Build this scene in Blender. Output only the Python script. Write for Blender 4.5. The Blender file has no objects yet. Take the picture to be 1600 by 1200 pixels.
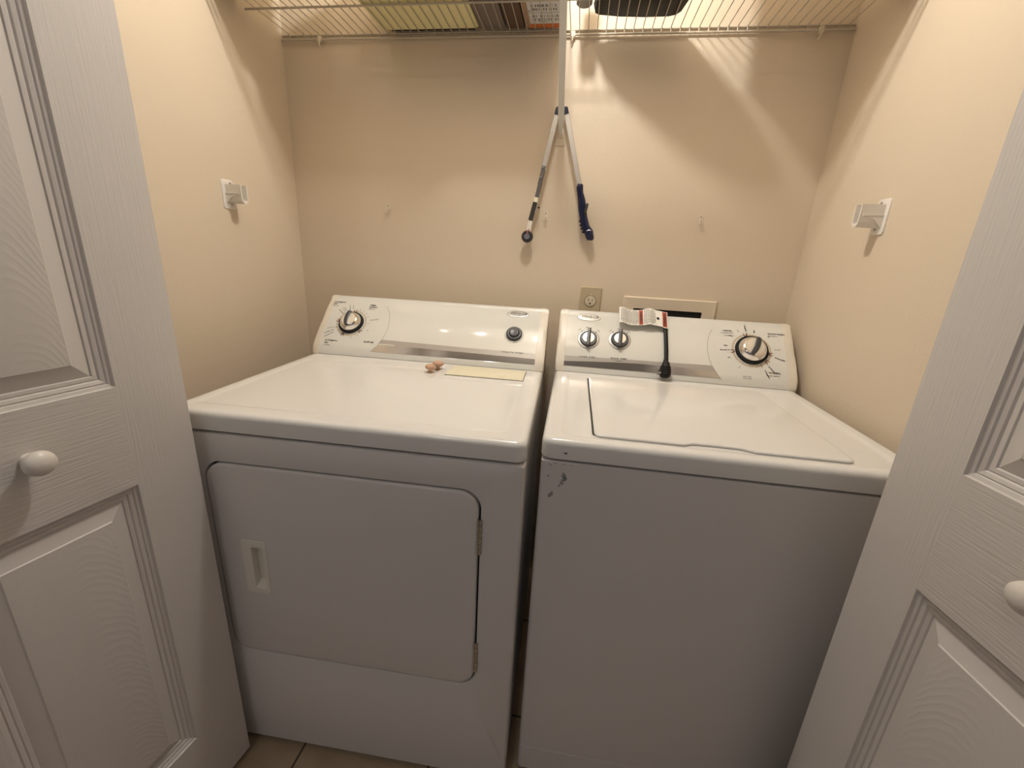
import bpy, bmesh, math, random
from mathutils import Vector, Matrix
random.seed(4)
S = bpy.context.scene
COL = S.collection
PI = math.pi
R = math.radians

# ------------------------------------------------------------------ camera
cam_d = bpy.data.cameras.new('camera')
cam_d.sensor_fit = 'HORIZONTAL'; cam_d.sensor_width = 36.0
cam_d.lens = 654.13 / 1600 * 36.0
cam_d.clip_start = 0.02
cam = bpy.data.objects.new('camera', cam_d); COL.objects.link(cam)
pi_, ya_, ro_ = R(16.7394), R(-8.0766), R(3.0712)
fwd = Vector((math.sin(ya_)*math.cos(pi_), math.cos(ya_)*math.cos(pi_), -math.sin(pi_)))
rt = Vector((math.cos(ya_), -math.sin(ya_), 0)); up = rt.cross(fwd)
r2 = math.cos(ro_)*rt + math.sin(ro_)*up
u2 = -math.sin(ro_)*rt + math.cos(ro_)*up
m = Matrix((r2, u2, -fwd)).transposed().to_4x4()
m.translation = Vector((0.1324, -1.4646, 1.2391))
cam.matrix_world = m
S.camera = cam

# ------------------------------------------------------------------ world, lights, exposure
w = bpy.data.worlds.new('world'); S.world = w; w.use_nodes = True
bg = w.node_tree.nodes['Background']
bg.inputs[0].default_value = (0.86, 0.84, 0.88, 1); bg.inputs[1].default_value = 0.165

def lamp(name, loc, energy, color, radius):
    d = bpy.data.lights.new(name, 'POINT'); d.energy = energy; d.color = color; d.shadow_soft_size = radius
    o = bpy.data.objects.new(name, d); o.location = loc; COL.objects.link(o); return o
WARM = (1.0, 0.985, 0.95)
LX, LY, LZ = 0.012, -0.52, 2.24
lamp('closet_bulb_light', (LX, LY, LZ), 22.4, WARM, 0.035)
lamp('closet_bulb_light', (-0.40, -0.52, 2.30), 1.3, WARM, 0.022)
lamp('closet_bulb_light', (-0.64, -0.52, 2.30), 0.35, WARM, 0.018)
lamp('hall_fill_light', (-0.46, -2.25, 2.36), 5.5, WARM, 0.045)  # added fill for the appliance fronts, not a known hall bulb
lamp('hall_fill_light', (-0.80, -2.25, 2.36), 2.0, WARM, 0.045)  # second, weaker fill lamp added in the hall
vs = S.view_settings
vs.view_transform = 'Standard'; vs.look = 'None'; vs.gamma = 1; vs.exposure = 0.0; vs.use_curve_mapping = False

# ------------------------------------------------------------------ materials
def srgb(r, g, b):
    f = lambda c: (c/255/12.92) if c/255 <= .04045 else ((c/255+.055)/1.055)**2.4
    return (f(r), f(g), f(b), 1)
def mat(name, col, rough=.5, metal=0, spec=.5, bump=None, coat=0, var=0, trans=0, aniso=0):
    M = bpy.data.materials.new(name); M.use_nodes = True
    nt = M.node_tree; b = nt.nodes['Principled BSDF']
    b.inputs['Base Color'].default_value = col
    b.inputs['Roughness'].default_value = rough
    b.inputs['Metallic'].default_value = metal
    b.inputs['Specular IOR Level'].default_value = spec
    b.inputs['Coat Weight'].default_value = coat
    b.inputs['Coat Roughness'].default_value = .12
    b.inputs['Transmission Weight'].default_value = trans
    tc = nt.nodes.new('ShaderNodeTexCoord')
    if bump:
        scale, strength, dist, stretch = bump
        mp = nt.nodes.new('ShaderNodeMapping'); mp.inputs['Scale'].default_value = stretch
        n = nt.nodes.new('ShaderNodeTexNoise'); n.inputs['Scale'].default_value = scale; n.inputs['Detail'].default_value = 3
        bp = nt.nodes.new('ShaderNodeBump'); bp.inputs['Strength'].default_value = strength; bp.inputs['Distance'].default_value = dist
        nt.links.new(tc.outputs['Object'], mp.inputs[0]); nt.links.new(mp.outputs[0], n.inputs['Vector'])
        nt.links.new(n.outputs[0], bp.inputs['Height']); nt.links.new(bp.outputs[0], b.inputs['Normal'])
    if var:
        n2 = nt.nodes.new('ShaderNodeTexNoise'); n2.inputs['Scale'].default_value = 3.5; n2.inputs['Detail'].default_value = 5
        mx = nt.nodes.new('ShaderNodeMix'); mx.data_type = 'RGBA'
        mx.inputs[6].default_value = col; mx.inputs[7].default_value = tuple(c*(1-var) for c in col[:3])+(1,)
        nt.links.new(tc.outputs['Object'], n2.inputs['Vector'])
        nt.links.new(n2.outputs[0], mx.inputs[0]); nt.links.new(mx.outputs[2], b.inputs['Base Color'])
    return M
M = {}
M['wall'] = mat('cream_wall_paint', (.700, .588, .450, 1), .62, bump=(150, .22, .002, (1, 1, 1)), var=.05)
M['ceil'] = mat('white_ceiling_paint', (.74, .68, .58, 1), .8, bump=(120, .3, .003, (1, 1, 1)))
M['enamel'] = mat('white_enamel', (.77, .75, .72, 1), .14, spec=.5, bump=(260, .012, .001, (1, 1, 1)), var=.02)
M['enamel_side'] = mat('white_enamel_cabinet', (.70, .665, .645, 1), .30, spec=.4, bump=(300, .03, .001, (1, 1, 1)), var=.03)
M['panel'] = mat('white_console_plastic', (.74, .73, .68, 1), .085, spec=.5)
M['cap'] = mat('cream_end_cap_plastic', (.75, .69, .59, 1), .36)
M['cream'] = mat('cream_slot_cover', (.80, .74, .56, 1), .38)
M['greyband'] = mat('silver_grey_print', (.46, .43, .40, 1), .35, metal=.35)
M['brushed'] = mat('brushed_metal_strip', (.62, .61, .62, 1), .16, metal=1, bump=(300, .06, .0004, (.02, 1, 1)))
M['chrome'] = mat('chrome', (.86, .84, .80, 1), .10, metal=1)
M['satin'] = mat('satin_silver_knob', (.80, .78, .73, 1), .28, metal=.75)
M['ringgrey'] = mat('silver_dial_ring', (.50, .48, .45, 1), .35, metal=.6)
M['black'] = mat('black_plastic', (.012, .011, .011, 1), .5, spec=.25)
M['charcoal'] = mat('charcoal_plastic', (.045, .045, .05, 1), .35)
M['dark'] = mat('dark_cavity', (.012, .010, .009, 1), .8)
M['ink'] = mat('black_ink', (.02, .018, .016, 1), .6)
M['greyink'] = mat('grey_ink', (.25, .23, .20, 1), .6)
M['tanink'] = mat('tan_ink', (.60, .50, .36, 1), .6)
M['redink'] = mat('dark_red_ink', (.16, .022, .014, 1), .6)
M['label_red'] = mat('warning_red', (.50, .09, .05, 1), .6)
M['paper'] = mat('white_tag_paper', (.80, .77, .70, 1), .55)
M['plastic_w'] = mat('white_plastic', (.78, .73, .66, 1), .40)
M['clip'] = mat('clear_cream_clip_plastic', (.72, .63, .50, 1), .3)
M['wire'] = mat('white_vinyl_wire', (.50, .44, .35, 1), .35)
M['steel'] = mat('steel', (.55, .53, .50, 1), .3, metal=1)
M['alu'] = mat('aluminium_arm', (.62, .57, .51, 1), .34, metal=.55)
M['bracket_dark'] = mat('dull_metal_jaw', (.22, .20, .18, 1), .35, metal=.8)
M['blue'] = mat('dark_blue_plastic', (.004, .007, .042, 1), .28)
M['navy'] = mat('navy_plastic', (.012, .014, .035, 1), .35)
M['rubber'] = mat('dark_rubber', (.035, .03, .026, 1), .5)
M['ivory'] = mat('ivory_plastic', (.50, .41, .27, 1), .32)
M['ivory_light'] = mat('ivory_receptacle', (.66, .57, .42, 1), .3)
M['boxw'] = mat('painted_box_frame', (.74, .63, .49, 1), .45)
M['wood'] = mat('tan_wooden_knob', (.62, .38, .25, 1), .5, bump=(60, .2, .001, (1, 1, 4)), var=.15)
M['yellow'] = mat('pale_yellow_foam', (.90, .82, .46, 1), .7, var=.08)
M['taupe'] = mat('taupe_card', (.20, .16, .14, 1), .6)
M['brown'] = mat('brown_card', (.13, .08, .05, 1), .65, var=.2)
M['card'] = mat('cardboard', (.42, .27, .17, 1), .7, var=.12)
M['orange'] = mat('orange_print', (.62, .17, .04, 1), .5)
M['whitelabel'] = mat('white_label', (.66, .66, .66, 1), .45)
M['smoke'] = mat('smoky_plastic', (.20, .19, .17, 1), .25)
M['scuff'] = mat('grey_scuff', (.30, .29, .28, 1), .6)
M['hall'] = mat('hall_paint', (.45, .42, .39, 1), .8)
M['knobw'] = mat('white_door_knob', (.76, .70, .64, 1), .28)

def door_mat(name, kind):
    Mx = mat(name, (.64, .595, .56, 1), .45, spec=.4)
    nt = Mx.node_tree; b = nt.nodes['Principled BSDF']
    tc = nt.nodes.new('ShaderNodeTexCoord'); mp = nt.nodes.new('ShaderNodeMapping')
    bp = nt.nodes.new('ShaderNodeBump')
    nt.links.new(tc.outputs['Object'], mp.inputs[0])
    if kind == 'field':
        sx = nt.nodes.new('ShaderNodeSeparateXYZ'); nt.links.new(tc.outputs['Object'], sx.inputs[0])
        nz = nt.nodes.new('ShaderNodeTexNoise'); nz.inputs['Scale'].default_value = 7; nz.inputs['Detail'].default_value = 3
        nt.links.new(tc.outputs['Object'], nz.inputs['Vector'])
        def mth(op, a_, b_):
            q = nt.nodes.new('ShaderNodeMath'); q.operation = op
            for k_, v_ in enumerate((a_, b_)):
                if v_ is None: continue
                if isinstance(v_, (int, float)): q.inputs[k_].default_value = v_
                else: nt.links.new(v_, q.inputs[k_])
            return q.outputs[0]
        dx = mth('SUBTRACT', sx.outputs[0], .20); par = mth('MULTIPLY', mth('MULTIPLY', dx, dx), 5200.0)
        ph = mth('ADD', mth('ADD', mth('MULTIPLY', sx.outputs[2], 190.0), par), mth('MULTIPLY', nz.outputs[0], 22.0))
        sn = mth('POWER', mth('ABSOLUTE', mth('SINE', ph, None), None), 4.0)
        n3 = nt.nodes.new('ShaderNodeTexNoise'); n3.inputs['Scale'].default_value = 12
        nt.links.new(tc.outputs['Object'], n3.inputs['Vector'])
        ml = nt.nodes.new('ShaderNodeMath'); ml.operation = 'MULTIPLY'
        nt.links.new(sn, ml.inputs[0]); nt.links.new(n3.outputs[0], ml.inputs[1])
        nt.links.new(ml.outputs[0], bp.inputs['Height']); bp.inputs['Strength'].default_value = .22
        bp.inputs['Distance'].default_value = .0010
    else:
        mp.inputs['Scale'].default_value = (1, 1, .035) if kind == 'v' else (.045, 1, 1)
        n = nt.nodes.new('ShaderNodeTexNoise'); n.inputs['Scale'].default_value = 330; n.inputs['Detail'].default_value = 1.5
        n.inputs['Distortion'].default_value = .3
        nt.links.new(mp.outputs[0], n.inputs['Vector'])
        nt.links.new(n.outputs[0], bp.inputs['Height']); bp.inputs['Strength'].default_value = .42
        bp.inputs['Distance'].default_value = .0013
    nt.links.new(bp.outputs[0], b.inputs['Normal'])
    return Mx
M['door_v'] = door_mat('white_door_vertical_grain', 'v')
M['door_h'] = door_mat('white_door_horizontal_grain', 'h')
M['door_f'] = door_mat('white_door_panel_grain', 'field')
M['door_p'] = mat('white_door_moulding', (.64, .595, .56, 1), .45, spec=.4)

def tile_mat():
    Mx = mat('beige_floor_tile', (.4, .33, .25, 1), .45)
    nt = Mx.node_tree; b = nt.nodes['Principled BSDF']
    tc = nt.nodes.new('ShaderNodeTexCoord'); mp = nt.nodes.new('ShaderNodeMapping')
    mp.inputs['Location'].default_value = (.458, .60, 0)
    br = nt.nodes.new('ShaderNodeTexBrick'); br.offset = 0
    br.inputs['Color1'].default_value = (.52, .41, .29, 1); br.inputs['Color2'].default_value = (.49, .38, .27, 1)
    br.inputs['Mortar'].default_value = (.10, .07, .05, 1)
    br.inputs['Scale'].default_value = 1; br.inputs['Mortar Size'].default_value = .003
    br.inputs['Brick Width'].default_value = .33; br.inputs['Row Height'].default_value = .33
    n = nt.nodes.new('ShaderNodeTexNoise'); n.inputs['Scale'].default_value = 14; n.inputs['Detail'].default_value = 6
    mx = nt.nodes.new('ShaderNodeMix'); mx.data_type = 'RGBA'; mx.blend_type = 'MULTIPLY'; mx.inputs[0].default_value = .6
    cr = nt.nodes.new('ShaderNodeValToRGB'); cr.color_ramp.elements[0].color = (.45, .38, .28, 1)
    nt.links.new(tc.outputs['Object'], mp.inputs[0]); nt.links.new(mp.outputs[0], br.inputs['Vector'])
    nt.links.new(tc.outputs['Object'], n.inputs['Vector']); nt.links.new(n.outputs[0], cr.inputs[0])
    nt.links.new(br.outputs['Color'], mx.inputs[6]); nt.links.new(cr.outputs[0], mx.inputs[7])
    nt.links.new(mx.outputs[2], b.inputs['Base Color'])
    return Mx
M['tile'] = tile_mat()

# ------------------------------------------------------------------ helpers
def empty(name, loc, rz=0):
    o = bpy.data.objects.new(name, None); o.location = loc; o.rotation_euler = (0, 0, rz)
    o.empty_display_size = .05; COL.objects.link(o); return o
def tag(o, label=None, cat=None, group=None, kind=None):
    if label: o['label'] = label
    if cat: o['category'] = cat
    if group: o['group'] = group
    if kind: o['kind'] = kind
    return o
def obj(name, bm, mats, parent=None, angle=35, recalc=True):
    if recalc: bmesh.ops.recalc_face_normals(bm, faces=bm.faces[:])
    me = bpy.data.meshes.new(name); bm.to_mesh(me); bm.free()
    for p in me.polygons: p.use_smooth = True
    me.set_sharp_from_angle(angle=R(angle))
    for mm in (mats if isinstance(mats, (list, tuple)) else [mats]): me.materials.append(mm)
    o = bpy.data.objects.new(name, me); COL.objects.link(o)
    if parent: o.parent = parent
    return o
def B(): return bmesh.new()
def loft(bm, loops, cap0=True, cap1=True, closed=True, mi=0):
    vl = [[bm.verts.new(p) for p in L] for L in loops]
    n = len(vl[0]); fs = []
    for a, b in zip(vl, vl[1:]):
        for i in range(n if closed else n-1):
            j = (i+1) % n
            fs.append(bm.faces.new((a[i], a[j], b[j], b[i])))
    if cap0: fs.append(bm.faces.new(vl[0][::-1]))
    if cap1: fs.append(bm.faces.new(vl[-1]))
    for f in fs: f.material_index = mi
    return vl
def box(bm, x0, x1, y0, y1, z0, z1, mi=0, bev=0):
    L = lambda z, i: [(x0+i, y0+i, z), (x1-i, y0+i, z), (x1-i, y1-i, z), (x0+i, y1-i, z)]
    if bev:
        loft(bm, [L(z0, bev), L(z0+bev, 0), L(z1-bev, 0), L(z1, bev)], mi=mi)
    else: loft(bm, [L(z0, 0), L(z1, 0)], mi=mi)
def rrect(x0, x1, y0, y1, r, n=6):
    rs = r if isinstance(r, (list, tuple)) else [r]*4
    out = []
    for (cx, cy, a0, rr) in ((x0, y0, 180, rs[0]), (x1, y0, 270, rs[1]), (x1, y1, 0, rs[2]), (x0, y1, 90, rs[3])):
        sx = 1 if cx == x0 else -1; sy = 1 if cy == y0 else -1
        for k in range(n+1):
            a = R(a0 + 90*k/n)
            out.append((cx+sx*rr+rr*math.cos(a), cy+sy*rr+rr*math.sin(a)))
    return out
def inset_rr(x0, x1, y0, y1, r, d, n=6):
    return rrect(x0+d, x1-d, y0+d, y1-d, max(r-d, .0006), n)
def tube(bm, pts, r, n=8, mi=0):
    pts = [Vector(p) for p in pts]; loops = []
    t0 = (pts[1]-pts[0]).normalized()
    ref = Vector((0, 0, 1)) if abs(t0.z) < .9 else Vector((1, 0, 0))
    u = t0.cross(ref).normalized()
    for i, p in enumerate(pts):
        if i == 0: t = pts[1]-pts[0]
        elif i == len(pts)-1: t = pts[-1]-pts[-2]
        else: t = (pts[i+1]-p).normalized()+(p-pts[i-1]).normalized()
        t.normalize(); u = (u-t*u.dot(t)).normalized(); v = t.cross(u)
        rr = r[i] if isinstance(r, (list, tuple)) else r
        loops.append([p+u*math.cos(2*PI*k/n)*rr+v*math.sin(2*PI*k/n)*rr for k in range(n)])
    loft(bm, loops, mi=mi)
def lathe(bm, prof, O, X, Y, N, n=40, mi=0, sy=1):
    """profile of (radius, height) turned about N at O"""
    loops = []
    for r, h in prof:
        r = max(r, .00005)
        loops.append([O+X*(r*math.cos(2*PI*k/n))+Y*(sy*r*math.sin(2*PI*k/n))+N*h for k in range(n)])
    loft(bm, loops, mi=mi)
def slab(bm, pts2, f, h0, h1, mi=0):
    """prism over 2D points through map f(a,b,h)"""
    loft(bm, [[f(a, b, h0) for a, b in pts2], [f(a, b, h1) for a, b in pts2]], mi=mi)
def text_geo(bm, body, size, place, align='CENTER', rot=0, off=(0, 0), mi=0, bold=0, spacing=1.0, shear=0, squeeze=1):
    c = bpy.data.curves.new('t', 'FONT'); c.body = body; c.size = size; c.align_x = align; c.align_y = 'CENTER'
    c.resolution_u = 1; c.offset = bold; c.space_character = spacing; c.shear = shear
    o = bpy.data.objects.new('t', c); COL.objects.link(o)
    bpy.context.view_layer.update()
    me = o.evaluated_get(bpy.context.evaluated_depsgraph_get()).to_mesh()
    vs_ = []
    ca, sa = math.cos(rot), math.sin(rot)
    for v in me.vertices:
        x, y = v.co.x*squeeze, v.co.y
        vs_.append(bm.verts.new(place(off[0]+x*ca-y*sa, off[1]+x*sa+y*ca)))
    for p in me.polygons:
        try:
            f = bm.faces.new([vs_[i] for i in p.vertices]); f.material_index = mi
        except ValueError: pass
    bpy.data.objects.remove(o); bpy.data.curves.remove(c)

# ------------------------------------------------------------------ the closet
XL, XR, ZC = -0.8774, 0.7978, 2.44
YF = -0.86                                   # front edge of the side walls, where the track hangs
def struct(name, bm, m_, **k): return tag(obj(name, bm, m_, **k), kind='structure')
b = B(); box(b, -2.4, 2.3, -3.0, .12, -.10, 0); struct('floor', b, M['tile'])
b = B(); box(b, XL-.12, XR+.12, 0, .12, 0, ZC); struct('wall_back', b, M['wall'])
b = B(); box(b, XL-.12, XL, YF, 0, 0, ZC); struct('wall_left', b, M['wall'])
b = B(); box(b, XR, XR+.12, YF, 0, 0, ZC); struct('wall_right', b, M['wall'])
b = B(); box(b, -2.4, 2.3, -3.0, .12, ZC, ZC+.1); struct('ceiling', b, M['ceil'])
b = B()
box(b, -2.4, XL-.12, YF, YF+.11, 0, ZC); box(b, XR+.12, 2.3, YF, YF+.11, 0, ZC); box(b, XL-.12, XR+.12, YF, YF+.10, 2.06, ZC)
struct('wall_front', b, M['wall'])
b = B(); box(b, XL, XR, -.845, -.82, 2.035, 2.06, bev=.002); struct('trim_1', b, M['plastic_w'])

# the closet light on the ceiling (above the picture)
X, Y, Z = Vector((1, 0, 0)), Vector((0, 1, 0)), Vector((0, 0, 1))
for lx, lz, lab in ((LX, LZ, 'bare bulb holder on the closet ceiling above the washer console'), (-.40, 2.30, 'small bulb holder on the closet ceiling above the dryer'), (-.64, 2.30, 'smallest bulb holder, nearest the left wall on the closet ceiling')):
    cl = empty('ceiling_light', (lx, LY, ZC)); tag(cl, lab, 'lamp')
    b = B(); q = lz+.045-ZC
    lathe(b, [(.001, 0), (.05, 0), (.05, -.012), (.03, -.03), (.02, -.04), (.02, q), (.001, q)], Vector((0, 0, 0)), X, Y, Z); obj('lamp_holder', b, M['plastic_w'], cl)

# ------------------------------------------------------------------ bifold doors
def leaf_mesh(W, s, H=2.0, z0=.02, thick=.034, x1=.106, panels=((.205, .827), (1.005, 1.90))):
    """moulded two-panel leaf: x along the leaf, face at y=0 looking to s*y"""
    bm = B(); x2 = W-x1
    xs = [0, x1, x2, W]; zs = [z0, panels[0][0], panels[0][1], panels[1][0], panels[1][1], z0+H]
    fr = [[bm.verts.new((x, 0, z)) for x in xs] for z in zs]
    bk = [[bm.verts.new((x, -s*thick, z)) for x in xs] for z in zs]
    for j in range(5):
        for i in range(3):
            q = bm.faces.new((bk[j][i], bk[j][i+1], bk[j+1][i+1], bk[j+1][i])); q.material_index = 0
            if i == 1 and j in (1, 3): continue
            q = bm.faces.new((fr[j][i], fr[j][i+1], fr[j+1][i+1], fr[j+1][i])); q.material_index = 1 if i == 1 else 0
    bd = [(0, i) for i in range(4)]+[(j, 3) for j in range(1, 6)]+[(5, i) for i in (2, 1, 0)]+[(j, 0) for j in (4, 3, 2, 1)]
    for k in range(len(bd)):
        a, c = bd[k], bd[(k+1) % len(bd)]
        bm.faces.new((fr[a[0]][a[1]], fr[c[0]][c[1]], bk[c[0]][c[1]], bk[a[0]][a[1]]))
    prof = [(.0015, -.0035), (.006, -.0050), (.0075, -.0075), (.009, -.0062), (.0135, -.0075), (.0155, -.0100),
            (.0170, -.0090), (.0215, -.0098), (.0230, -.0118), (.0455, -.0040), (.0470, -.0022), (.0485, -.0020)]
    for j, (pa, pb) in ((1, panels[0]), (3, panels[1])):
        prev = [fr[j][1], fr[j][2], fr[j+1][2], fr[j+1][1]]
        for d, y in prof:
            cur = [bm.verts.new(p) for p in ((x1+d, s*y, pa+d), (x2-d, s*y, pa+d), (x2-d, s*y, pb-d), (x1+d, s*y, pb-d))]
            for k in range(4):
                q = bm.faces.new((prev[k], prev[(k+1) % 4], cur[(k+1) % 4], cur[k])); q.material_index = 3
            prev = cur
        q = bm.faces.new(prev); q.material_index = 2
    return bm
def bifold(name, x, y, deg, s, jambx, kt, kz, x1):
    d = Vector((math.sin(R(deg)), -math.cos(R(deg)), 0)); W = .44
    rz = math.atan2(d.y, d.x)
    root = empty(name, (x, y, 0), rz); tag(root, kind='structure')
    dm = [M['door_v'], M['door_h'], M['door_f'], M['door_p']]
    obj('swinging_leaf', leaf_mesh(W, s, x1=x1), dm, root, angle=20)
    # knob on the lock rail
    b = B(); O = Vector((kt, 0, kz)); N = Vector((0, s, 0))
    lathe(b, [(.0005, -.001), (.0095, -.001), (.0095, .001), (.008, .006), (.0078, .011), (.0115, .015), (.0165, .0205), (.0182, .026),
              (.0172, .0315), (.0130, .0362), (.0070, .0388), (.0005, .0395)], O, Vector((1, 0, 0)), Vector((0, 0, 1)), N, 40)
    obj('door_knob', b, M['knobw'], root, angle=60)
    # the second leaf runs from the fold back to the jamb
    fold = Vector((x, y, 0))+d*(W+.004)
    n_out = Vector((-d.y, d.x, 0))*s
    fold2 = fold - n_out*(.040)
    j = Vector((jambx, y, 0)); e = (fold2-j); ang = math.atan2(e.y, e.x)
    lf = obj('jamb_leaf', leaf_mesh(W-.006, s, x1=x1), dm, root, angle=20)
    mw = Matrix.Translation(j) @ Matrix.Rotation(ang, 4, 'Z')
    mw0 = Matrix.Translation((x, y, 0)) @ Matrix.Rotation(rz, 4, 'Z')
    loc_ = mw0.inverted() @ mw
    # keep its decorative face turned away from the swinging leaf
    flip = Matrix.Scale(-1, 4, Vector((0, 1, 0))); me = lf.data; me.transform(flip); me.flip_normals()
    lf.matrix_local = loc_
    for z in (.25, 1.0, 1.8):
        b = B(); tube(b, [(W+.004, -s*.036, z), (W+.004, -s*.036, z+.07)], .005, 10)
        obj('hinge', b, M['steel'], root)
    return root
bifold('door_1', -.5805, -.8158, -7.46, 1, -.842, .228, .932, .106)
bifold('door_2', .6269, -.8075, 5.93, -1, .780, .222, .927, .096)

# ------------------------------------------------------------------ shared appliance pieces
H = .9161; HB = H-.040
def deck(u0, u1, v0, v1, recess, rr=.022):
    """enamelled top with rounded rim and a shallow field"""
    b = B(); L = []
    def lp(d, z): return [(x, y, z) for x, y in inset_rr(u0, u1, v0, v1, rr, d, 6)]
    for d, z in ((.016, HB-.0005), (.0012, HB), (0, HB+.0015), (0, H-.012), (.001, H-.0075), (.0032, H-.0040), (.0065, H-.0014), (.011, H-.0002), (.015, H)):
        L.append(lp(d, z))
    a, c, e, f, r = recess
    for d, z in ((0, H), (.004, H-.0007), (.009, H-.0024), (.013, H-.0030)):
        L.append([(x, y, z) for x, y in inset_rr(a, c, e, f, r, d, 6)])
    loft(b, L)
    return b
class Face:
    """slightly convex console face; (u, s) -> point"""
    def __init__(self, v0, v1, h, bulge=.010):
        self.v0, self.h, self.bulge = v0, h, bulge
        self.dv = v1-v0; self.L = math.hypot(self.dv, h)
        self.t = Vector((0, self.dv/self.L, h/self.L)); self.n = Vector((0, -h/self.L, self.dv/self.L))
    def p(self, u, s, lift=0):
        q = max(0, min(1, s/self.L))
        b_ = 4*self.bulge*q*(1-q)
        return Vector((u, self.v0, H)) + self.t*s + self.n*(b_+lift)
    def frame(self, u, s):
        t = (self.p(u, s+.002)-self.p(u, s-.002)).normalized()
        X = Vector((1, 0, 0)); return self.p(u, s), X, t, X.cross(t)
def console_profile(F, back):
    P = [F.p(0, .0225)]
    for k in range(1, 15): P.append(F.p(0, .0225+(F.L-.0225-.006)*k/14))
    top = F.p(0, F.L-.006)
    for a in (25, 50, 75, 100):
        P.append(Vector((0, top.y+.009*math.sin(R(a*.9)), H+F.h+.0035-.0045*(1-math.cos(R(a*.8))) )))
    P.append(Vector((0, back, H+F.h-.010))); P.append(Vector((0, back, H-.03)))
    P.append(Vector((0, F.v0+.010, H-.03)))
    P.append(Vector((0, F.v0+.010, H+.0005))); P.append(Vector((0, F.v0+.0085, H+.0025)))
    return P
def console_body(F, back, u0, u1):
    b = B(); P = console_profile(F, back)
    loft(b, [[(u, p.y, p.z) for p in P] for u in (u0, u1)])
    return b
def end_cap(F, back, ua, ub):
    """ua: joint side, ub: outer side"""
    b = B(); P = console_profile(F, back); c = Vector((0, sum(p.y for p in P)/len(P), sum(p.z for p in P)/len(P)))
    w_ = ub-ua; L = []
    def sec(u, grow):
        out = []
        for p in P:
            y, z = p.y, p.z
            d = Vector((0, y-c.y, z-c.z)); d.normalize()
            out.append((u, y+d.y*grow, z+d.z*grow))
        return out
    for f, g in ((0, -.001), (.02, .0015), (.55, .0015), (.75, .0006), (.88, -.0012), (.96, -.0038), (1, -.0075)):
        L.append(sec(ua+w_*f, g))
    loft(b, L); return b

def letters(F, items, parent, mt):
    for it in items:
        body, size, u, s = it[:4]; kw = dict(it[4]) if len(it) > 4 else {}
        kw['bold'] = kw.get('bold', 0)*1.5+.00006
        b = B(); text_geo(b, body, size*1.06, lambda x, y, F=F: F.p(x, y, .0006), off=(u, s), **kw)
        obj('printed_caption', b, mt, parent, recalc=False)
def arc_line(b, F, uc, sc, rad, a0, a1, wd, lift=.0004, n=40, mi=0):
    for k in range(n):
        q = []
        for a in (a0+(a1-a0)*k/n, a0+(a1-a0)*(k+1)/n):
            for rr in (rad-wd/2, rad+wd/2):
                q.append(b.verts.new(F.p(uc+rr*math.cos(R(a)), sc+rr*math.sin(R(a)), lift)))
        f = b.faces.new((q[0], q[1], q[3], q[2])); f.material_index = mi
def tick(b, F, uc, sc, r0, r1, a, wd, lift=.0005, mi=0):
    d = Vector((math.cos(R(a)), math.sin(R(a)))); n = Vector((-d.y, d.x))*wd/2
    q = [Vector((uc, sc))+d*r0+n, Vector((uc, sc))+d*r1+n, Vector((uc, sc))+d*r1-n, Vector((uc, sc))+d*r0-n]
    f = b.faces.new([b.verts.new(F.p(x.x, x.y, lift)) for x in q]); f.material_index = mi
def bracket_mark(b, F, uc, sc, r0, r1, a, mi=0):
    tick(b, F, uc, sc, r0, r1, a-4.2, .0022, mi=mi); tick(b, F, uc, sc, r0, r1, a+4.2, .0022, mi=mi)
    tick(b, F, uc, sc, r0, r0+.0028, a, .007, lift=.0006, mi=mi)
def strip(b, pts, F, lift, mi=0):
    f = b.faces.new([b.verts.new(F.p(u, s, lift)) for u, s in pts]); f.material_index = mi
def band(b, F, u0, u1, slo, shi, lift, mi=0, n=24):
    """quad band whose lower and upper edges are functions of u"""
    prev = None
    for k in range(n+1):
        u = u0+(u1-u0)*k/n
        cur = (b.verts.new(F.p(u, slo(u), lift)), b.verts.new(F.p(u, shi(u), lift)))
        if prev:
            f = b.faces.new((prev[0], cur[0], cur[1], prev[1])); f.material_index = mi
        prev = cur
def badge(F, u, s, a, c, parent, dirsign=1):
    O, X, T, N = F.frame(u, s)
    root = B(); lathe(root, [(.001, 0), (a, 0), (a, .0012), (a*.965, .0022), (a*.90, .0024), (a*.88, .0016), (.001, .0018)], O, X, T, N, 48, sy=c/a)
    bd = obj('brand_badge', root, M['satin'], parent, angle=30)
    b = B()
    pl = lambda x, y: O+X*x+T*y+N*.0030
    text_geo(b, 'Whirlpool', c*1.05, pl, shear=.35, off=(0, c*.05), bold=.0002, squeeze=.85)
    # swoosh round the name
    for k in range(40):
        q = []
        for j in (k, k+1):
            t = 200+300*j/40
            wd = .0009*math.sin(PI*j/40)+.0002
            for rr in (1, 1-wd/c):
                q.append(b.verts.new(O+X*(a*.80*rr*math.cos(R(t)))+T*(c*.72*rr*math.sin(R(t)))+N*.0030))
        b.faces.new((q[0], q[1], q[3], q[2]))
    obj('badge_lettering', b, M['greyink'], bd, recalc=False)
    return bd
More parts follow.
